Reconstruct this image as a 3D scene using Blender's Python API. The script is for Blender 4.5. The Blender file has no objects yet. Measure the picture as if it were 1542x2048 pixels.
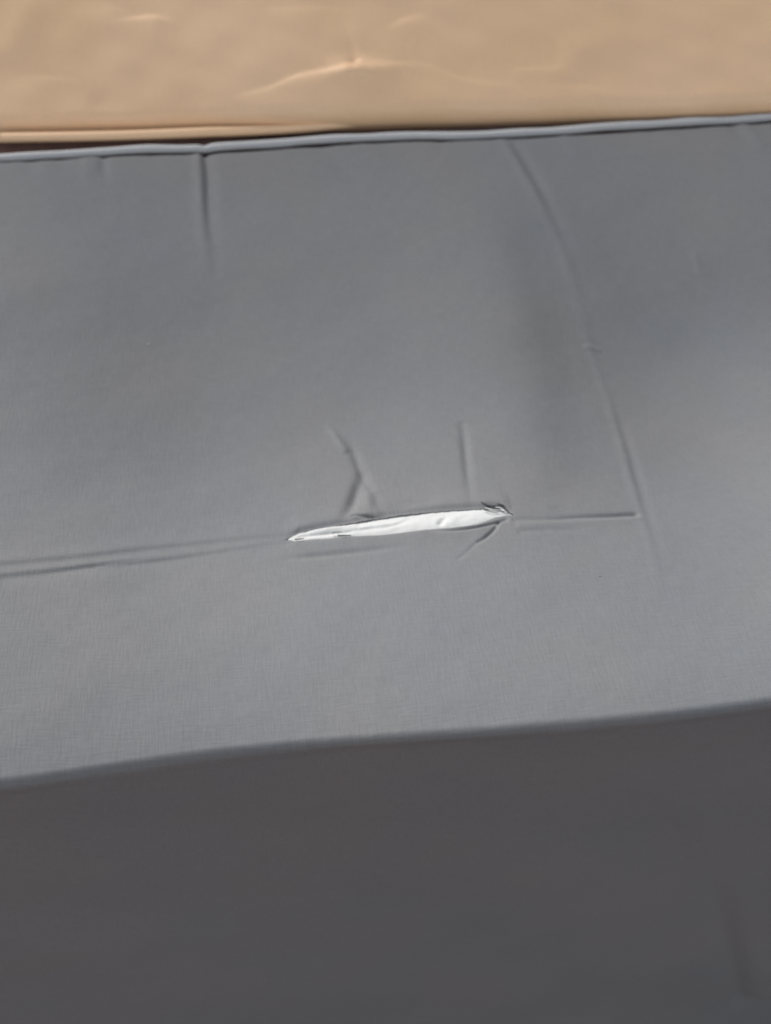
import bpy, math, random
import numpy as np
from mathutils import Matrix, Vector

# ------------------------------------------------------------------ camera, light, exposure
scene = bpy.context.scene
ZS = 0.72                                   # height of the seat cushion's upper face
PITCH, YAW, ROLL = (math.radians(a) for a in (47.0, 8.2, 1.2))
DIST = 0.62
fwd = Vector((math.sin(YAW)*math.cos(PITCH), math.cos(YAW)*math.cos(PITCH), -math.sin(PITCH)))
rgt = Vector((math.cos(YAW), -math.sin(YAW), 0))
upv = rgt.cross(fwd)
right = rgt*math.cos(ROLL) + upv*math.sin(ROLL)
up = upv*math.cos(ROLL) - rgt*math.sin(ROLL)
cd = bpy.data.cameras.new('camera')
cam = bpy.data.objects.new('camera', cd)
scene.collection.objects.link(cam)
loc = -fwd*DIST + Vector((0, 0, ZS))
cam.matrix_world = Matrix(((right.x, up.x, -fwd.x, loc.x), (right.y, up.y, -fwd.y, loc.y),
                           (right.z, up.z, -fwd.z, loc.z), (0, 0, 0, 1)))
cd.sensor_fit = 'VERTICAL'; cd.sensor_height = 36.0; cd.lens = 2400/2048*36.0
cd.clip_start = 0.01; cd.clip_end = 100
cd.dof.use_dof = True; cd.dof.focus_distance = 0.555; cd.dof.aperture_fstop = 8.5
scene.camera = cam

SUN_EL, SUN_AZ = math.radians(31), math.radians(-40)   # azimuth from +Y (behind the cushions) towards +X
world = bpy.data.worlds.new('World'); scene.world = world; world.use_nodes = True
wn = world.node_tree.nodes; wl = world.node_tree.links
bg = wn['Background']; bg.inputs['Strength'].default_value = 0.05
sky = wn.new('ShaderNodeTexSky'); sky.sky_type = 'NISHITA'; sky.sun_disc = False
sky.sun_elevation = SUN_EL; sky.sun_rotation = SUN_AZ
sky.air_density = 1.0; sky.dust_density = 0.6; sky.ozone_density = 1.0
hs = wn.new('ShaderNodeHueSaturation'); hs.inputs['Saturation'].default_value = 0.24     # thin overcast
wl.new(sky.outputs['Color'], hs.inputs['Color']); wl.new(hs.outputs['Color'], bg.inputs['Color'])
sd = bpy.data.lights.new('sun', 'SUN'); sd.energy = 1.5; sd.angle = math.radians(36); sd.color = (1.0, 0.97, 0.94)
sun = bpy.data.objects.new('sun', sd); scene.collection.objects.link(sun)
sdir = Vector((math.sin(SUN_AZ)*math.cos(SUN_EL), math.cos(SUN_AZ)*math.cos(SUN_EL), math.sin(SUN_EL)))
sun.rotation_euler = sdir.to_track_quat('Z', 'Y').to_euler()
scene.view_settings.view_transform = 'Standard'; scene.view_settings.look = 'None'
scene.view_settings.gamma = 1.0; scene.view_settings.exposure = 2.12

# ------------------------------------------------------------------ helpers
rng = np.random.default_rng(7)

def mesh_obj(name, verts, quads, mat, parent=None, uv=None, smooth=True, tris=None):
    me = bpy.data.meshes.new(name)
    v = np.asarray(verts, dtype=np.float32).reshape(-1, 3)
    q = np.asarray(quads, dtype=np.int32).reshape(-1, 4)
    me.vertices.add(len(v)); me.vertices.foreach_set('co', v.ravel())
    loops = q.ravel(); nl = len(loops)
    starts = np.arange(0, len(q)*4, 4, dtype=np.int32)
    if tris is not None and len(tris):
        t = np.asarray(tris, dtype=np.int32).reshape(-1, 3)
        starts = np.concatenate([starts, nl + np.arange(0, len(t)*3, 3, dtype=np.int32)])
        loops = np.concatenate([loops, t.ravel()])
    me.loops.add(len(loops)); me.loops.foreach_set('vertex_index', loops.astype(np.int32))
    me.polygons.add(len(starts)); me.polygons.foreach_set('loop_start', starts)
    me.update(calc_edges=True)
    me.polygons.foreach_set('use_smooth', np.full(len(starts), smooth, dtype=bool))
    if uv is not None:
        u = np.asarray(uv, dtype=np.float32)
        lay = me.uv_layers.new(name='UVMap')
        lay.data.foreach_set('uv', u[loops].ravel())
    me.validate(); me.update()
    me.materials.append(mat)
    o = bpy.data.objects.new(name, me); scene.collection.objects.link(o)
    if parent: o.parent = parent; o.matrix_parent_inverse = parent.matrix_world.inverted()
    return o

def thing(name, loc, label, cat):
    o = bpy.data.objects.new(name, None); scene.collection.objects.link(o)
    o.location = loc; o['label'] = label; o['category'] = cat
    o.empty_display_size = 0.05
    bpy.context.view_layer.update()
    return o

def grid_quads(idx, flip=False):
    a, b, c, d = idx[:-1, :-1], idx[1:, :-1], idx[1:, 1:], idx[:-1, 1:]
    q = np.stack([a, b, c, d] if not flip else [a, d, c, b], axis=-1)
    return q.reshape(-1, 4)

def smooth_poly(pts, n=24):
    p = np.asarray(pts, float)
    if len(p) < 3:
        t = np.linspace(0, 1, n)[:, None]; return p[0]*(1-t) + p[-1]*t
    e = np.vstack([2*p[0]-p[1], p, 2*p[-1]-p[-2]])
    out = []; m = max(2, n//(len(p)-1))
    for i in range(1, len(e)-2):
        for t in np.linspace(0, 1, m, endpoint=False):
            a, b, c, d = e[i-1], e[i], e[i+1], e[i+2]
            out.append(0.5*((2*b) + (c-a)*t + (2*a-5*b+4*c-d)*t*t + (3*b-a-3*c+d)*t**3))
    out.append(e[-2]); return np.array(out)

def crease(X, Y, Z, pts, kind, amp, w, reach=None):
    """add a fold along a line to the height Z; amp: heights along the line (metres), w: width;
    kind g groove/ridge, f one side up the other down, d dent with a lifted lower lip, s step"""
    P = smooth_poly(pts); amp = np.atleast_1d(np.asarray(amp, float))
    reach = reach or w*(4 if kind in 'gf' else 9)
    lo = P.min(0)-reach; hi = P.max(0)+reach
    m = (X > lo[0]) & (X < hi[0]) & (Y > lo[1]) & (Y < hi[1])
    if not m.any(): return
    x, y = X[m], Y[m]
    best = np.full(x.shape, 1e9); sg = np.zeros_like(x); ov = np.zeros_like(x); tt = np.zeros_like(x); ex = np.zeros_like(x)
    seg = P[1:]-P[:-1]; L = np.hypot(seg[:, 0], seg[:, 1]); cum = np.concatenate([[0], np.cumsum(L)]); tot = cum[-1]
    for i in range(len(seg)):
        dx, dy = x-P[i, 0], y-P[i, 1]; u = (dx*seg[i, 0]+dy*seg[i, 1])/max(L[i], 1e-9)**2
        uc = np.clip(u, 0, 1)
        d = np.hypot(dx-uc*seg[i, 0], dy-uc*seg[i, 1])
        k = d < best
        best[k] = d[k]
        cr = (seg[i, 0]*dy-seg[i, 1]*dx)/max(L[i], 1e-9)
        o = np.zeros_like(u)
        if i == 0: o = np.maximum(-u, 0)*L[i]
        if i == len(seg)-1: o = np.maximum(o, np.maximum(u-1, 0)*L[i])
        ov[k] = o[k]
        sg[k] = cr[k]; tt[k] = ((cum[i]+uc*L[i])/tot)[k]
    d = np.sign(sg)*np.sqrt(np.maximum(best**2-ov**2, 0))
    a = np.interp(tt, np.linspace(0, 1, len(amp)), amp)*np.exp(-(ov/(w*.7))**2)
    if kind == 'g': h = a*np.exp(-(d/w)**2)
    elif kind == 'f': h = a*1.6*(d/w)*np.exp(-(d/w)**2)
    elif kind == 's': h = a*0.5*np.tanh(d/w)*np.exp(-(d/(4*w))**2)
    elif kind == 'd': h = np.where(d > 0, -a*0.5*np.exp(-d/(2.5*w)), a*(1-1.5*np.exp(-(-d)/(0.55*w)))*np.exp(d/(2.2*w)))
    Z[m] += h

def blob(X, Y, Z, c, rx, ry, a, rot=0):
    cs, sn = math.cos(rot), math.sin(rot); dx, dy = X-c[0], Y-c[1]
    Z += a*np.exp(-((dx*cs+dy*sn)/rx)**2-((-dx*sn+dy*cs)/ry)**2)

def waves(X, Y, scale, n, seed):
    r = np.random.default_rng(seed); z = np.zeros_like(X)
    for _ in range(n):
        k = 2*math.pi/scale*r.uniform(.6, 1.6); a = r.uniform(0, 2*math.pi)
        z += np.sin(k*(X*math.cos(a)+Y*math.sin(a))+r.uniform(0, 6.28))/n
    return z

def tube(name, path, rad, mat, parent, sides=10, label=None, wob=0):
    P = np.asarray(path, float); n = len(P)
    T = np.gradient(P, axis=0); T /= np.linalg.norm(T, axis=1)[:, None]
    ref = np.array([0, 0, 1.0]); V = []; UV = []
    rad = np.broadcast_to(np.asarray(rad, float), (n,))
    acc = np.concatenate([[0], np.cumsum(np.linalg.norm(np.diff(P, axis=0), axis=1))])
    for i in range(n):
        a = np.cross(ref, T[i]); a /= max(np.linalg.norm(a), 1e-6); b = np.cross(T[i], a)
        for k in range(sides):
            t = 2*math.pi*k/sides
            V.append(P[i]+rad[i]*(a*math.cos(t)+b*math.sin(t))); UV.append((acc[i], t*rad[i]))
    idx = np.arange(n*sides).reshape(n, sides); idx = np.hstack([idx, idx[:, :1]])
    q = grid_quads(idx)
    c0, c1 = len(V), len(V)+1
    V += [P[0], P[-1]]; UV += [(0, 0), (acc[-1], 0)]
    tr = [(c0, (k+1) % sides, k) for k in range(sides)] + [(c1, (n-1)*sides+k, (n-1)*sides+(k+1) % sides) for k in range(sides)]
    return mesh_obj(name, V, q, mat, parent, UV, True, tr)

# ------------------------------------------------------------------ materials
def new_mat(name):
    m = bpy.data.materials.new(name); m.use_nodes = True
    return m, m.node_tree.nodes, m.node_tree.links, m.node_tree.nodes['Principled BSDF']

def fabric(name, col, var, rough, pitch, bump, sheen=0.0, spec=0.3, blotch=0.06):
    m, N, L, B = new_mat(name)
    uv = N.new('ShaderNodeTexCoord')
    big = N.new('ShaderNodeTexNoise'); big.inputs['Scale'].default_value = 9; big.inputs['Detail'].default_value = 5
    L.new(uv.outputs['UV'], big.inputs['Vector'])
    mix = N.new('ShaderNodeMix'); mix.data_type = 'RGBA'
    mix.inputs[6].default_value = (*col, 1); mix.inputs[7].default_value = (*var, 1)
    mr = N.new('ShaderNodeMapRange'); mr.inputs['From Min'].default_value = .35; mr.inputs['From Max'].default_value = .65
    L.new(big.outputs['Fac'], mr.inputs['Value']); L.new(mr.outputs['Result'], mix.inputs[0])
    # yarn: slubs stretched along the two thread directions
    acc = None
    for sx, sy in ((1, .12), (.12, 1)):
        mp = N.new('ShaderNodeMapping'); mp.inputs['Scale'].default_value = (sx, sy, 1)
        L.new(uv.outputs['UV'], mp.inputs['Vector'])
        nz = N.new('ShaderNodeTexNoise'); nz.inputs['Scale'].default_value = 1/pitch; nz.inputs['Detail'].default_value = 2
        L.new(mp.outputs['Vector'], nz.inputs['Vector'])
        if acc is None: acc = nz
        else:
            ad = N.new('ShaderNodeMath'); ad.operation = 'ADD'
            L.new(acc.outputs['Fac'], ad.inputs[0]); L.new(nz.outputs['Fac'], ad.inputs[1]); acc = ad
    yr = N.new('ShaderNodeMapRange'); yr.inputs['From Min'].default_value = .6; yr.inputs['From Max'].default_value = 1.4
    yr.inputs['To Min'].default_value = 1-blotch; yr.inputs['To Max'].default_value = 1+blotch
    L.new(acc.outputs[0], yr.inputs['Value'])
    sc = N.new('ShaderNodeVectorMath'); sc.operation = 'SCALE'
    L.new(mix.outputs[2], sc.inputs[0]); L.new(yr.outputs['Result'], sc.inputs['Scale'])
    L.new(sc.outputs[0], B.inputs['Base Color'])
    bp = N.new('ShaderNodeBump'); bp.inputs['Strength'].default_value = bump; bp.inputs['Distance'].default_value = pitch*.4
    L.new(acc.outputs[0], bp.inputs['Height']); L.new(bp.outputs['Normal'], B.inputs['Normal'])
    B.inputs['Roughness'].default_value = rough
    B.inputs['Specular IOR Level'].default_value = spec
    B.inputs['Sheen Weight'].default_value = sheen; B.inputs['Sheen Roughness'].default_value = .5
    return m

M_grey = fabric('grey_woven_fabric', (.149, .149, .151), (.137, .144, .152), .8, .0011, .3, .02, .14, .08)
M_pipe = fabric('grey_piping_fabric', (.44, .435, .435), (.42, .42, .42), .75, .0011, .2, .05, .3)
M_beige = fabric('beige_smooth_fabric', (.77, .515, .32), (.73, .48, .285), .42, .0012, .16, .0, .5, .04)
M_wad = fabric('white_wadding', (.47, .475, .47), (.44, .44, .43), .95, .0012, .25, .2, .1, .05)
M_thread = fabric('dark_thread', (.05, .05, .055), (.04, .04, .045), .8, .002, .1)
M_pale = fabric('pale_thread', (.55, .55, .55), (.5, .5, .5), .8, .002, .1)
M_board = fabric('dark_brown_board', (.15, .09, .075), (.12, .07, .06), .6, .006, .4, 0, .4, .3)  # even dark brown for the board in the gap
M_floor = fabric('brown_floor', (.17, .068, .052), (.13, .055, .045), .8, .02, .3, 0, .3, .2)

# ------------------------------------------------------------------ floor
fl = mesh_obj('floor', [(-4, -4, 0), (4, -4, 0), (4, 4, 0), (-4, 4, 0)], [(0, 1, 2, 3)], M_floor, None,
              [(-4, -4), (4, -4), (4, 4), (-4, 4)])
fl['kind'] = 'structure'

# ------------------------------------------------------------------ grey seat cushion
seat = thing('seat_cushion', (0.03, 0.11, 0), 'big grey fabric seat cushion with a torn seam showing white stuffing', 'cushion')
X0, X1 = -0.50, 0.52
def interp_line(pts, x):
    p = np.array(sorted(map(tuple, pts))); return np.interp(x, p[:, 0], p[:, 1])
BACK_LINE = [(-0.22751, 0.37319), (-0.15834, 0.37868), (-0.12292, 0.38057), (-0.08707, 0.38), (-0.08055, 0.38045), (-0.05074, 0.38167), (-0.01403, 0.383), (0.02281, 0.38221), (0.04913, 0.38167), (0.09683, 0.37813), (0.13847, 0.37698), (0.19407, 0.37824), (0.23902, 0.38043), (0.28923, 0.3804), (0.34454, 0.37889)]
FRONT_LINE = [(-0.18313, -0.13751), (-0.14242, -0.1309), (-0.09497, -0.12506), (-0.05019, -0.12488), (-0.00964, -0.12788), (0.03536, -0.13156), (0.08064, -0.13416), (0.12695, -0.1347), (0.16048, -0.13419)]
SPINE = [(-0.19473, -0.01266), (-0.1598, -0.00523), (-0.12318, 0.00445), (-0.08439, 0.01173), (-0.05101, 0.01291), (-0.01716, 0.01372), (0.01011, 0.01411), (0.0371, 0.01208), (0.07028, 0.01055), (0.1044, 0.00469), (0.13883, 0.00644), (0.21417, 0.00196)]
LIP_UP = [(-0.0518, 0.01303), (-0.04395, 0.01752), (-0.03019, 0.01962), (-0.01637, 0.02112), (-0.00249, 0.02244), (0.01132, 0.02274), (0.02499, 0.02187), (0.03862, 0.02081), (0.05216, 0.01927), (0.06028, 0.01827), (0.06555, 0.01696), (0.07109, 0.01174)]
LIP_LO = [(-0.05183, 0.0126), (-0.04707, 0.01143), (-0.03897, 0.01186), (-0.02286, 0.01103), (-0.01741, 0.01135), (-0.00402, 0.01012), (0.00948, 0.00963), (0.023, 0.00928), (0.0364, 0.00809), (0.05002, 0.00807), (0.05994, 0.00979), (0.06556, 0.0104), (0.071, 0.01132)]
R_EDGE = 0.0045

def sm_line(pts, x, w=0.012):
    """smoothed height of a line at x, flat beyond its ends"""
    xs = np.linspace(X0, X1, 1500); ys = interp_line(pts, xs)
    k = np.exp(-((np.arange(-80, 81)*(xs[1]-xs[0]))/w)**2); k /= k.sum()
    ys = np.convolve(np.pad(ys, 80, mode='edge'), k, 'valid'); return np.interp(x, xs, ys)

tx0, tx1 = LIP_UP[0][0], LIP_UP[-1][0]
cols = np.unique(np.round(np.concatenate([
    np.linspace(X0, -0.25, 40), np.arange(-0.25, tx0-.004, .0011), np.linspace(tx0-.004, tx0, 8), np.linspace(tx0, tx1, 260),
    np.linspace(tx1, tx1+.004, 8), np.arange(tx1+.004, 0.36, .0011), np.linspace(.36, X1, 30)]), 6))
nC = len(cols)
spine = sm_line(SPINE, cols); ends = (cols > tx0-1e-6) & (cols < tx1+1e-6)
yb = sm_line(BACK_LINE, cols, .006) - 0.0042; yf = sm_line(FRONT_LINE, cols, .02) + R_EDGE
NU, NL = 360, 190
tu = np.linspace(0, 1, NU)**1.35; tl = np.linspace(0, 1, NL)**1.25
tu = np.concatenate([tu[:-8], 1-(1-tu[-9])*np.linspace(1, 0, 14)[1:]]); NU = len(tu)
Yu = spine[None]+(yb-spine)[None]*tu[:, None]           # upper half: row 0 on the seam
Yl = spine[None]+(yf-spine)[None]*tl[:, None]           # lower half
Xu = np.broadcast_to(cols, Yu.shape).copy(); Xl = np.broadcast_to(cols, Yl.shape).copy()
op_u = np.where(ends, np.maximum(interp_line(LIP_UP, cols)-spine, 0), 0)
op_l = np.where(ends, np.maximum(spine-interp_line(LIP_LO, cols), 0), 0)
jit = 0.00018*np.sin(cols*2600)+0.00015*np.sin(cols*1130+1)+0.0001*np.sin(cols*5100)
ju = np.where(op_u > .0008, jit, 0); jl = np.where(op_l > .0008, jit[::-1]*.8, 0)
du_, dl_ = Yu-spine[None], spine[None]-Yl
Yu = Yu+op_u[None]*np.exp(-du_/.022)+ju[None]*np.exp(-du_/.0012); Yl = Yl-op_l[None]*np.exp(-dl_/.022)-jl[None]*np.exp(-dl_/.0012)

def broad(X, Y):                              # broad puffing of the cushion
    Z = np.zeros_like(X)
    blob(X, Y, Z, (.05, .11), .42, .17, -.042)
    blob(X, Y, Z, (-.31, .06), .15, .26, .025); blob(X, Y, Z, (.37, .19), .14, .08, -.012); blob(X, Y, Z, (.088, .12), .085, .17, .011, -.12)
    blob(X, Y, Z, (.205, .12), .075, .16, -.010, -.15); blob(X, Y, Z, (.34, -.06), .15, .12, .014)
    blob(X, Y, Z, (-.07, -.17), .12, .08, -.012); blob(X, Y, Z, (-.10, .10), .06, .20, -.004)
    e = np.clip((Y-.335)/.04, 0, 1); Z -= .003*e*e
    e = np.clip((-.105-Y)/.03, 0, 1); Z -= .0015*e*e
    return Z
def srf(pts):                                # height of the fabric under a line
    p = np.asarray(pts, float); return broad(p[:, 0], p[:, 1])

def seat_height(X, Y, side):
    Z = broad(X, Y)
    Z += .0011*waves(X, Y, .16, 7, 3) + .00035*waves(X, Y, .055, 8, 5) + .00010*waves(X, Y, .02, 8, 9)
    def C(pts, kind, amp, w, **k): crease(X, Y, Z, pts, kind, amp, w, **k)
    # tuck running down from the piping, left
    C([(-0.08564, 0.37958), (-0.08441, 0.34286), (-0.08477, 0.30528), (-0.08418, 0.27146), (-0.08323, 0.24888), (-0.08309, 0.23151)], 'f', [-.0016, -.0018, -.0015, -.0009, -.0004, 0], .0052)
    C([(-0.08456, 0.3795), (-0.08371, 0.34281), (-0.08409, 0.30525), (-0.08351, 0.27143)], 'g', [-.0022, -.0018, -.0010, 0], .0022)
    # long bent pressing fold, right
    C([(0.13361, 0.36791), (0.13898, 0.33533), (0.14719, 0.29116), (0.15385, 0.24589), (0.15539, 0.20241), (0.1542, 0.16381)], 'g', [.0008, .0013, .0006, .0003, .0003], .0042)
    C([(0.14172, 0.3617), (0.1465, 0.3234), (0.15337, 0.2811), (0.15752, 0.24158)], 'g', [-.0009, -.0016, -.0009, 0], .0050)
    C([(0.1542, 0.16381), (0.15463, 0.11969), (0.152, 0.07745), (0.1471, 0.03856), (0.14247, 0.00532), (0.13649, -0.03378), (0.13069, -0.06794)], 'g', [.0003, .0003, .0004, .0005, .0004, .0002, 0], .0028)
    C([(0.15833, 0.12003), (0.15583, 0.07764), (0.15098, 0.03854), (0.14611, 0.00511), (0.13961, -0.03411)], 'g', [0, -.0005, -.0007, -.0003, 0], .0032)
    C([(0.15143, 0.16353), (0.16042, 0.16142)], 'g', .0005, .0018)
    C([(0.24595, 0.24263), (0.24621, 0.22984), (0.24938, 0.22311)], 'g', [.0003, .0006, .0003], .0028)
    # flattened seam line left of the tear
    C([(-0.19525, -0.00791), (-0.16015, -0.0002), (-0.12332, 0.00942), (-0.08431, 0.01561), (-0.05076, 0.01682)], 's', [.0010, .0011, .0010, .0008, .0006], .0020)
    C([(-0.1943, -0.01662), (-0.16898, -0.01078), (-0.1476, -0.00601), (-0.1155, 0.00093), (-0.08449, 0.00702), (-0.05247, 0.01095)], 's', [.0011, .0014, .0011, .0008, .0004], .0017)
    C([(-0.17588, -0.01343), (-0.14762, -0.00562), (-0.1231, 0.00118)], 'g', [0, -.0005, 0], .0016)
    # pulled seam line right of the tear
    C([(0.0715, 0.00604), (0.09046, 0.00459), (0.10738, 0.00536), (0.12439, 0.00575), (0.13953, 0.00687)], 'g', [-.0005, -.0006, -.0010, -.0014, -.0015], .0021)
    C([(0.07315, 0.00108), (0.10611, 0.00063), (0.1381, 0.00234)], 'g', [.0003, .0003, .0002], .0030)
    C([(0.07205, -0.00386), (0.08831, -0.0042), (0.11005, -0.0053)], 'g', [-.0005, -.0003, 0], .0022)
    # soft hollow under the tear
    C([(-0.05604, -0.00433), (-0.04021, -0.00382), (-0.01906, -0.00406), (0.0022, -0.0042), (0.01559, -0.00384)], 'g', [0, -.0009, -.0009, -.0006, 0], .0024)
    # pulls running up from the tear
    C([(-0.02153, 0.11431), (-0.01729, 0.102), (-0.0124, 0.08571)], 'g', [0, .0009, .0008], .0022)
    C([(-0.00924, 0.09602), (-0.00735, 0.08337), (-0.00522, 0.06595), (-0.00231, 0.05154), (-0.00042, 0.03922), (0.00065, 0.0299)], 'g', [-.0003, -.0012, -.0016, -.0014, -.0008, -.0003], .0028)
    C([(-0.00481, 0.06449), (-0.00858, 0.05143), (-0.01284, 0.03851), (-0.01861, 0.02602)], 'g', [-.0006, -.0022, -.0021, -.0008], .0034)
    C([(-0.00191, 0.04548), (-0.00408, 0.03677), (-0.00595, 0.02808)], 'g', [.0008, .0010, .0004], .0034)
    C([(0.05843, 0.0945), (0.05675, 0.07653), (0.05468, 0.05857), (0.05242, 0.03848), (0.05148, 0.0274), (0.05115, 0.02123)], 'g', [-.0006, -.0011, -.0013, -.0010, -.0005, -.0002], .0026)
    C([(-0.01436, 0.02701), (-0.00771, 0.02482), (0.00287, 0.02136)], 'g', [-.0008, -.0014, -.0006], .0010)
    C([(0.0035, 0.02616), (0.01776, 0.02902), (0.03746, 0.03022)], 'g', [-.0010, -.0008, 0], .0050)
    # pull running down from the right end of the tear
    C([(0.06274, 0.00608), (0.05874, -0.00011), (0.05341, -0.00511), (0.04821, -0.00838)], 'g', [-.0008, -.0011, -.0012, -.0007], .0011)
    C([(0.0224, 0.00549), (0.04102, 0.00352), (0.05616, 0.0046), (0.06681, 0.00717)], 'g', [0, -.0014, -.0020, -.0010], .0014)
    C([(0.04669, -0.00935), (0.0417, -0.01464), (0.03544, -0.01999)], 'g', [-.0004, -.0003, -.0002], .0012)
    # puckers along the piping
    for p, a, w in (([(-0.16814, 0.37769), (-0.16605, 0.34843), (-0.16337, 0.32751)], .0007, .004), ([(-0.15624, 0.37926), (-0.15451, 0.35159), (-0.15198, 0.33042)], -.0010, .0035),
                    ([(-0.16188, 0.37945), (-0.15979, 0.34518)], .0006, .004), ([(-0.20693, 0.37404), (-0.2017, 0.33309)], -.0006, .006), ([(-0.18626, 0.37628), (-0.18328, 0.33908)], -.0005, .005),
                    ([(0.00031, 0.37869), (0.0146, 0.33937), (0.03407, 0.29376)], -.0006, .008), ([(0.0297, 0.37758), (0.04608, 0.33282)], .0005, .006),
                    ([(0.18182, 0.37184), (0.18543, 0.33605)], .0006, .005), ([(0.31849, 0.37632), (0.32168, 0.35004), (0.32745, 0.32734)], .0010, .0055),
                    ([(0.31127, 0.3758), (0.31118, 0.34147)], -.0006, .006), ([(-0.12293, 0.37929), (-0.1213, 0.35089)], -.0004, .006),
                    ([(0.08904, 0.37629), (0.08729, 0.34289)], -.0005, .006), ([(0.24945, 0.37741), (0.24732, 0.34328)], -.0005, .007)):
        C(p, 'g', [a, a, 0], w)
    # broad soft edge where the flat middle turns away to the right
    C([(0.1133, 0.29508), (0.12154, 0.22701), (0.12424, 0.15691), (0.11393, 0.0895), (0.09846, 0.0211), (0.08503, -0.0285)], 's', [0, -.004, -.005, -.004, -.003, 0], .016)
    return Z

def seat_edges(Z, t, Y, upper):
    if upper:      # tucks under the piping at the back, sinks a little into the lip of the tear
        d = yb[None]-Y
        Z -= .0028*np.exp(-(d/.0020)**2) + .0012*np.exp(-(d/.009)**2)
        d = Y-(spine+op_u)[None]; k = np.clip(op_u/.004, 0, 1)[None]
        Z += k*(.0010*np.exp(-(d/.014)**2) - .0020*np.exp(-(d/.0032)**2))
    else:
        d = (spine-op_l)[None]-Y; k = np.clip(op_l/.003, 0, 1)[None]
        Z += k*(.0014*np.exp(-(d/.010)**2) - .0020*np.exp(-(d/.0022)**2))
Zu = seat_height(Xu, Yu, 1); Zl = seat_height(Xl, Yl, 0)
# both halves share their seam row outside the tear
zs = .5*(Zu[0]+Zl[0]); Zu += (zs-Zu[0])[None]*np.exp(-tu*40)[:, None]; Zl += (zs-Zl[0])[None]*np.exp(-tl*40)[:, None]
seat_edges(Zu, tu, Yu, True); seat_edges(Zl, tl, Yl, False)

V = []; UVs = []; Q = []; base = 0
def add_block(x, y, z, u, v):
    global base
    V.append(np.stack([x, y, z], -1).reshape(-1, 3)); UVs.append(np.stack([u, v], -1).reshape(-1, 2))
    idx = np.arange(base, base+x.size).reshape(x.shape); base += x.size; return idx
iu = add_block(Xu, Yu, ZS+Zu, Xu, Yu)
il = add_block(Xl, Yl, ZS+Zl, Xl, Yl)
shared = ~(ends & (op_u+op_l > 1e-5))
il[0][shared] = iu[0][shared]
Q.append(grid_quads(iu, True)); Q.append(grid_quads(il))
# lips: the raw edges roll over and turn under
te = np.where(ends)[0]
for up_side in (1, -1):
    row = iu[0] if up_side == 1 else il[0]
    yy = (Yu[0] if up_side == 1 else Yl[0])[te]; zz = ((Zu[0] if up_side == 1 else Zl[0])+ZS)[te]
    opn = np.clip((op_u+op_l)[te]/.006, .05, 1); r = .0006*opn
    ph = np.linspace(0, math.pi, 8)[1:]
    ys = [yy-up_side*r*np.sin(p) for p in ph]+[yy+up_side*k*opn for k in (.002, .005, .009)]
    zz_ = [zz-r*(1-np.cos(p)) for p in ph]+[zz-2*r-k*opn for k in (.0006, .0018, .004)]
    ys = np.array(ys); zz_ = np.array(zz_); xx = np.broadcast_to(cols[te], ys.shape)
    ib = add_block(xx, ys, zz_, xx, ys)
    Q.append(grid_quads(np.vstack([row[te][None], ib]), up_side == -1))
# skirt: rounded front edge and panels hanging down on the four sides
per = np.concatenate([il[-1], il[::-1, -1][1:-1], iu[:, -1], iu[-1, ::-1][1:], iu[::-1, 0][1:], il[1:-1, 0]])
allv = np.concatenate(V); P = allv[per]
n0, n1 = len(il[-1]), len(il[-1])+len(il[::-1, -1][1:-1])+len(iu[:, -1])
out = np.zeros((len(per), 2)); ar = np.arange(len(per))
out[ar < n0, 1] = -1; out[(ar >= n0) & (ar < n1), 0] = 1
nb = n1+len(iu[-1])-1
out[(ar >= n1-1) & (ar < nb), 1] = 1; out[ar >= nb, 0] = -1
for c_, vec in ((0, (-.7, -.7)), (n0-1, (.7, -.7)), (n1-1, (.7, .7)), (nb-1, (-.7, .7))): out[c_] = vec
ker = np.ones(1)
ph = np.linspace(0, math.pi/2, 13)[1:]
o_l = list(R_EDGE*np.sin(ph)); d_l = list(R_EDGE*(1-np.cos(ph)))
depth = np.concatenate([np.linspace(R_EDGE, .10, 34)[1:], np.linspace(.10, ZS-.012, 60)[1:]])
o_l += [R_EDGE]*len(depth); d_l += list(depth)
o_l = np.array(o_l)[:, None]; d_l = np.array(d_l)[:, None]
sx = P[None, :, 0]+out[None, :, 0]*o_l; sy = P[None, :, 1]+out[None, :, 1]*o_l; sz = P[None, :, 2]-d_l
front = (ar < n0)
D = np.broadcast_to(-d_l, sx.shape).copy(); H = np.zeros_like(sx)
FX = sx.copy()
H[:, :] = -.06*(1-np.exp(D/.26)) + .0022*waves(FX, D, .18, 6, 21) + .0005*waves(FX, D, .05, 7, 22)
fm = np.broadcast_to(front[None], H.shape)
Hf = H.copy()
def CF(pts, kind, amp, w):
    crease(FX, ZS+D, Hf, pts, kind, amp, w)
CF([(-0.0729, 0.613), (-0.0737, 0.5431), (-0.0736, 0.4523), (-0.0753, 0.3601)], 'g', [0, .0008, .0008, .0003], .006)
CF([(0.188, 0.4988), (0.2101, 0.4356), (0.232, 0.3685), (0.2601, 0.2808), (0.2959, 0.1704)], 'g', [0, -.0015, -.004, -.005, -.005], .009)
CF([(0.1542, 0.6083), (0.1749, 0.5407), (0.2031, 0.4376)], 'g', [0, .001, 0], .01)
H = np.where(fm, Hf, H)
rim = np.where(np.abs(out).min(1) > .5, .3, 1)[None]*1.0
fade = np.clip((d_l-.002)/.010, 0, 1)
sx = sx+out[None, :, 0]*H*fade*rim; sy = sy+out[None, :, 1]*H*fade*rim
uu = np.where(np.abs(out[None, :, 0]) > .8, sy, sx); vv = np.where(out[None, :, 1] > .5, P[None, :, 1]+d_l, P[None, :, 1]-d_l)
vv = np.where(np.abs(out[None, :, 0]) > .8, -d_l, vv)
isk = add_block(sx, sy, sz, uu, vv)
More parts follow.
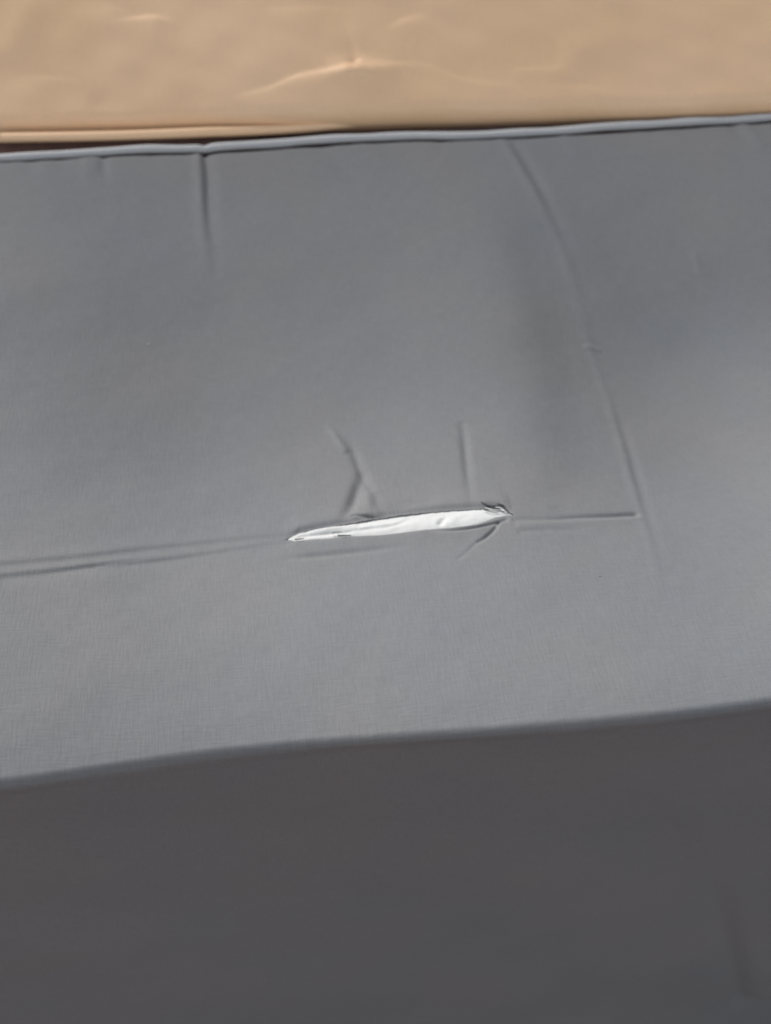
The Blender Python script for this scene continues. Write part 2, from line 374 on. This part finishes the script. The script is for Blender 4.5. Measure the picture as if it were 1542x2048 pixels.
full = np.vstack([per[None], isk]); full = np.hstack([full, full[:, :1]])
Q.append(grid_quads(full, False))
mesh_obj('cover', np.concatenate(V), np.concatenate(Q), M_grey, seat, np.concatenate(UVs))

# piping along the back edge
px = np.linspace(X0+.004, X1-.004, 420)
py = sm_line(BACK_LINE, px, .005); pz = ZS-.0006+broad(px, py)
kx, ky = [(-0.08346, 0.38004)][0]
pz -= .0012*np.exp(-((px-kx)/.004)**2); pz += .0004*np.sin(px*37)+.0003*np.sin(px*91+1)
pr = .0031+.00012*np.sin(px*140)-.0004*np.exp(-((px-kx)/.003)**2)
tube('piping', np.stack([px, py, pz], -1), pr, M_pipe, seat, 14)

# stuffing under the tear
sxn = np.linspace(tx0-.012, tx1+.010, 220); w = np.linspace(-1, 1, 60)
sc_y = .5*(np.interp(sxn, cols, spine+op_u)+np.interp(sxn, cols, spine-op_l))
half = .5*np.interp(sxn, cols, op_u+op_l)+.006
SXg, Wg = np.meshgrid(sxn, w, indexing='ij'); SYg = sc_y[:, None]+half[:, None]*Wg*1.25
SZg = -.0011-.0065*np.abs(Wg)**2.4+.0012*np.exp(-((SXg-(tx0+.8*(tx1-tx0)))/.03)**2)
SZg += .0003*waves(SXg, SYg*2.2, .024, 8, 41) + .00012*waves(SXg, SYg*1.5, .008, 8, 42)+.0004*np.clip((tx0+.45*(tx1-tx0)-SXg)/.04, 0, 1)
crease(SXg, SYg, SZg, [(-0.01974, 0.01508), (-0.00607, 0.01558), (0.00763, 0.01594), (0.01496, 0.01931)], 'f', [.0003, .0006, .0005, .0002], .0016)
crease(SXg, SYg, SZg, [(-0.0442, 0.01403), (-0.03065, 0.01439), (-0.01716, 0.01372)], 'g', [-.0006, -.0010, -.0004], .0012)
crease(SXg, SYg, SZg, [(0.03146, 0.01104), (0.03347, 0.01325), (0.03603, 0.01537)], 'g', [-.0012, -.0010, 0], .0018)
crease(SXg, SYg, SZg, [(0.0382, 0.01056), (0.04065, 0.01357)], 'g', [.0005, .0002], .0020)
crease(SXg, SYg, SZg, [(-0.03852, 0.01751), (-0.02758, 0.01827), (-0.01393, 0.01843)], 'g', [.0004, .0010, .0008], .0018)
SZg = np.minimum(SZg, .001)
fall = np.clip((SXg-(tx0-.008))/.012, 0, 1); SZg = SZg-.0022*(1-fall)
V2 = np.stack([SXg, SYg, ZS+SZg+broad(SXg, SYg)], -1).reshape(-1, 3)
mesh_obj('stuffing', V2, grid_quads(np.arange(SXg.size).reshape(SXg.shape)), M_wad, seat, V2[:, :2])

# loose threads at the ends of the tear
def strand(pts, zs_, r, mat, n=24):
    p = smooth_poly(pts, n); z = ZS+srf(p)+np.interp(np.linspace(0, 1, len(p)), np.linspace(0, 1, len(zs_)), zs_)
    t = np.linspace(0, 1, len(p)); tube('thread', np.column_stack([p, z]), r*(1-.5*t), mat, seat, 6)
strand([(0.05474, 0.02545), (0.05711, 0.02191), (0.06036, 0.01869), (0.0643, 0.01628), (0.06842, 0.01476)], [.0006, .0014, .0016, .0012, 0], .00055, M_thread)
strand([(0.05919, 0.01978), (0.06296, 0.01782), (0.0669, 0.01675), (0.06993, 0.01278)], [.0010, .0020, .0018, 0], .00060, M_thread)
strand([(0.06366, 0.02124), (0.06654, 0.01901), (0.06842, 0.01739)], [.0008, .0016, .0012], .0004, M_thread)
strand([(0.05664, 0.0167), (0.05826, 0.0151), (0.06049, 0.01384), (0.06378, 0.01373)], [.0010, .0014, .0014, .0004], .00032, M_thread)
strand([(0.0576, 0.01873), (0.0611, 0.01549), (0.06449, 0.01449), (0.0677, 0.01399)], [.0006, .0016, .0018, .0008], .00028, M_pale)
strand([(0.06538, 0.01611), (0.06699, 0.01323), (0.0693, 0.01113)], [.0012, .0016, .0002], .00035, M_pale)
strand([(0.06162, 0.01804), (0.06529, 0.01568), (0.0685, 0.01256)], [.0012, .0022, .0010], .00030, M_pale)
strand([(-0.04707, 0.01143), (-0.04496, 0.01088), (-0.04223, 0.01153)], [.0001, .0006, .0002], .00045, M_grey)
strand([(-0.02696, 0.0133), (-0.02537, 0.01302), (-0.0216, 0.01278)], [.0004, .0010, .0008], .0004, M_grey)
strand([(-0.02398, 0.01058), (-0.02084, 0.00958), (-0.01705, 0.00975)], [.0004, .0009, .0002], .0006, M_grey)

# ------------------------------------------------------------------ beige back cushion
B0 = np.array([-0.2299, 0.4025, 0.7200]); B1 = np.array([0.3425, 0.3770, 0.7200])
ev = B1-B0; ev /= np.linalg.norm(ev); bk = np.array([-ev[1], ev[0], 0]); LEAN = math.radians(45)
sv = bk*math.cos(LEAN)+np.array([0, 0, 1.])*math.sin(LEAN); nv = -bk*math.sin(LEAN)+np.array([0, 0, 1.])*math.cos(LEAN)
back = thing('back_cushion', tuple(B0+ev*.28+nv*-.05), 'beige cushion with soft creases leaning behind the grey seat cushion', 'cushion')
bx = np.unique(np.round(np.concatenate([np.linspace(-.36, -.02, 40), np.arange(-.02, .62, .0016), np.linspace(.62, .78, 30)]), 6))
S1, TH, RB = .72, .11, .016
prof = []                                   # (s, n) round the cushion, starting under it at the back
prof += [(s_, -TH) for s_ in np.linspace(S1-.03, .03, 12)]
prof += [(.03-.03*math.sin(a), -TH+.03-.03*math.cos(a)) for a in np.linspace(0, math.pi/2, 7)[1:]]
prof += [(0, n_) for n_ in np.linspace(-TH+.03, -RB, 10)[1:]]
prof += [(RB-RB*math.cos(a), -RB+RB*math.sin(a)) for a in np.linspace(0, math.pi/2, 16)[1:]]
prof += [(s_, 0) for s_ in np.concatenate([np.arange(RB, .24, .0016)[1:], np.linspace(.24, S1-.03, 24)])]
prof += [(S1-.03+.03*math.sin(a), -.03+.03*math.cos(a)) for a in np.linspace(0, math.pi/2, 8)[1:]]
prof += [(S1, n_) for n_ in np.linspace(-.03, -TH+.03, 6)[1:]]
prof += [(S1-.03+.03*math.cos(a), -TH+.03-.03*math.sin(a)) for a in np.linspace(0, math.pi/2, 7)[1:-1]]
prof = np.array(prof)
BXg = np.broadcast_to(bx[None], (len(prof), len(bx))).copy(); BS = np.broadcast_to(prof[:, :1], BXg.shape).copy(); BN = np.broadcast_to(prof[:, 1:], BXg.shape).copy()
face = (BN > -.0155).astype(float); frontmask = np.clip((BN+RB)/RB, 0, 1)
Hb = np.zeros_like(BXg)
def CB(pts, kind, amp, w, **k): crease(BXg, BS, Hb, pts, kind, amp, w, **k)
Hb += .006*np.exp(-((BS-.2)/.13)**2) + .0024*waves(BXg, BS*1.4, .17, 7, 31) + .0008*waves(BXg, BS*1.6, .05, 8, 32)
CB([(0.1651, 0.0218), (0.1743, 0.0237), (0.1966, 0.0296), (0.219, 0.0381), (0.2376, 0.0412)], 'd', [0, .0007, .0014, .0016, .0006], .0050)
CB([(0.2097, 0.0343), (0.219, 0.0381), (0.2376, 0.0412), (0.2577, 0.0455)], 'd', [0, .0016, .0042, .0056], .0085)
CB([(0.2606, 0.0439), (0.2784, 0.0449), (0.3099, 0.0434), (0.33, 0.0355), (0.3522, 0.0295), (0.3754, 0.027), (0.3923, 0.017)], 'd', [.0010, .0013, .0007, .0009, .0007, .0006, .0001], .0060)
CB([(0.2338, 0.0395), (0.2559, 0.0397), (0.2781, 0.0384), (0.2929, 0.0387)], 'g', [.0008, .0036, .0028, 0], .008)
CB([(0.2584, 0.0454), (0.2602, 0.0359), (0.2646, 0.0212), (0.2625, 0.0085)], 'g', [-.0012, -.0010, -.0006, -.0003], .004)
CB([(0.0769, 0.0931), (0.0909, 0.0878), (0.1014, 0.0833)], 'd', [0, .0010, .0004], .005)
CB([(0.0887, 0.0807), (0.1032, 0.0818), (0.1158, 0.0826), (0.13, 0.0783)], 'd', [.0004, .0016, .0026, .0003], .005)
CB([(0.0185, 0.0423), (0.0345, 0.0412), (0.0558, 0.0384)], 'd', [.0003, .0013, .0003], .006)
CB([(0.0728, 0.0211), (0.0778, 0.0155)], 'g', [-.0012, -.0006], .008)
CB([(0.2832, 0.0681), (0.2947, 0.0752), (0.3097, 0.0785), (0.3242, 0.0708)], 'd', [.0002, .0014, .0010, .0002], .007)
CB([(0.4085, 0.0254), (0.4349, 0.0232), (0.4613, 0.0176)], 'd', [.0004, .0009, .0002], .006)
CB([(0.3808, 0.0383), (0.4091, 0.0386)], 'd', [.0006, .0006], .006)
CB([(0.4045, 0.021), (0.4184, 0.0354), (0.4324, 0.0517), (0.4554, 0.0585)], 'g', [.0006, .0010, .0010, .0004], .012)
CB([(0.1995, 0.0864), (0.2362, 0.0867), (0.2655, 0.0831)], 'd', [.0004, .0010, .0003], .008)
CB([(0.0264, 0.085), (0.0107, 0.0604)], 'g', [.001, .001], .012)
BN += Hb*frontmask
end = np.minimum(bx-bx[0], bx[-1]-bx)[None]
sq = np.sqrt(np.clip(1-((.03-np.clip(end, 0, .03))/.03)**2, 0, 1))
cs_, cn_ = S1/2, -TH/2
BNe = cn_+(BN-cn_)*(.25+.75*sq); BSe = np.where(end < .03, cs_+(BS-cs_)*(.93+.07*sq), BS)
Vb = B0[None, None]+BXg[..., None]*ev+BSe[..., None]*sv+BNe[..., None]*nv
arc = np.concatenate([[0], np.cumsum(np.hypot(*np.diff(prof, axis=0).T))])
uvb = np.stack([BXg, np.broadcast_to(arc[:, None], BXg.shape)], -1).reshape(-1, 2)
ib = np.arange(BXg.size).reshape(BXg.shape); ib = np.vstack([ib, ib[:1]])
Vb = Vb.reshape(-1, 3); qb = grid_quads(ib, False)
caps = []
nbx = len(bx); c0 = len(Vb); Vb = np.vstack([Vb, Vb[ib[:-1, 0]].mean(0), Vb[ib[:-1, -1]].mean(0)]); uvb = np.vstack([uvb, [[0, 0], [0, 0]]])
for i in range(len(prof)):
    caps.append((c0, ib[i+1, 0], ib[i, 0])); caps.append((c0+1, ib[i, -1], ib[i+1, -1]))
mesh_obj('cover', Vb, qb, M_beige, back, uvb, True, caps)
PP = smooth_poly([(-0.0002, -0.0034), (0.0426, -0.0036), (0.0894, -0.0036), (0.1438, -0.0026), (0.1803, -0.0015), (0.2245, 0.0008), (0.2765, 0.0055), (0.3663, 0.0092), (0.4799, 0.0049), (0.5732, 0.0071)], 120)
path = B0+PP[:, :1]*ev+PP[:, 1:2]*sv+np.interp(PP[:, 0], [-.1, .0, .15, .23, .3, .7], [.004, .004, .0, -.009, -.016, -.018])[:, None]*nv
tube('piping', path, .0036, M_beige, back, 14)

# ------------------------------------------------------------------ board set in the gap to give it a dark brown
gap_board = thing('brown_gap_board', (.05, .48, 0), 'dark brown board set low in the gap between beige and grey cushions', 'gap_board')
def box(name, lo, hi, mat, parent, bev=.003):
    x0, y0, z0 = lo; x1, y1, z1 = hi; b = bev
    v = []; 
    for z, i in ((z0, b), (z0+b, 0), (z1-b, 0), (z1, b)): v += [(x0+i, y0+i, z), (x1-i, y0+i, z), (x1-i, y1-i, z), (x0+i, y1-i, z)]
    q = [(3, 2, 1, 0), (12, 13, 14, 15)]
    for k in range(3): q += [(4*k+j, 4*k+(j+1) % 4, 4*k+4+(j+1) % 4, 4*k+4+j) for j in range(4)]
    return mesh_obj(name, v, q, mat, parent, [(p[0], p[1]+p[2]) for p in v], False)
box('board', (-.5, .395, .30), (.62, .55, ZS-0.012), M_board, gap_board)
for lx in (-.47, .55): box('leg', (lx, .42, 0), (lx+.05, .53, .30), M_board, gap_board)
# specks lying on the fabric
def speck(name, c, rx, ry, mat, label, cat, seed):
    r = np.random.default_rng(seed); vs = []; n = 10
    for j, (k, h) in enumerate(((1, 0), (.8, .7), (.25, 1))):
        for i in range(n):
            a = 2*math.pi*i/n; q = r.uniform(.7, 1.2)
            vs.append((c[0]+rx*k*q*math.cos(a), c[1]+ry*k*q*math.sin(a), c[2]+h*ry))
    idx = np.arange(30).reshape(3, 10); idx = np.hstack([idx, idx[:, :1]])
    o = mesh_obj(name, vs, grid_quads(idx, True), mat, None, [(p[0], p[1]) for p in vs], True, [(20, 20+i, 21+i) for i in range(1, 9)])
    o['label'] = label; o['category'] = cat
def surf(x, y):
    h = (Yu, Xu, Zu) if y > np.interp(x, cols, spine) else (Yl, Xl, Zl)
    i = np.argmin((h[0]-y)**2+(h[1]-x)**2); return ZS+h[2].ravel()[i]
lp = [(-0.12572, 0.18559)][0]; cp = [(0.10489, -0.04328)][0]
speck('lint_speck', (*lp, surf(*lp)), .0007, .0003, M_pale, 'tiny white lint speck on the left half of grey cushion', 'lint', 1)
speck('dirt_crumb', (*cp, surf(*cp)), .0008, .0003, M_grey, 'tiny dark crumb on grey cushion right of the tear', 'crumb', 2)
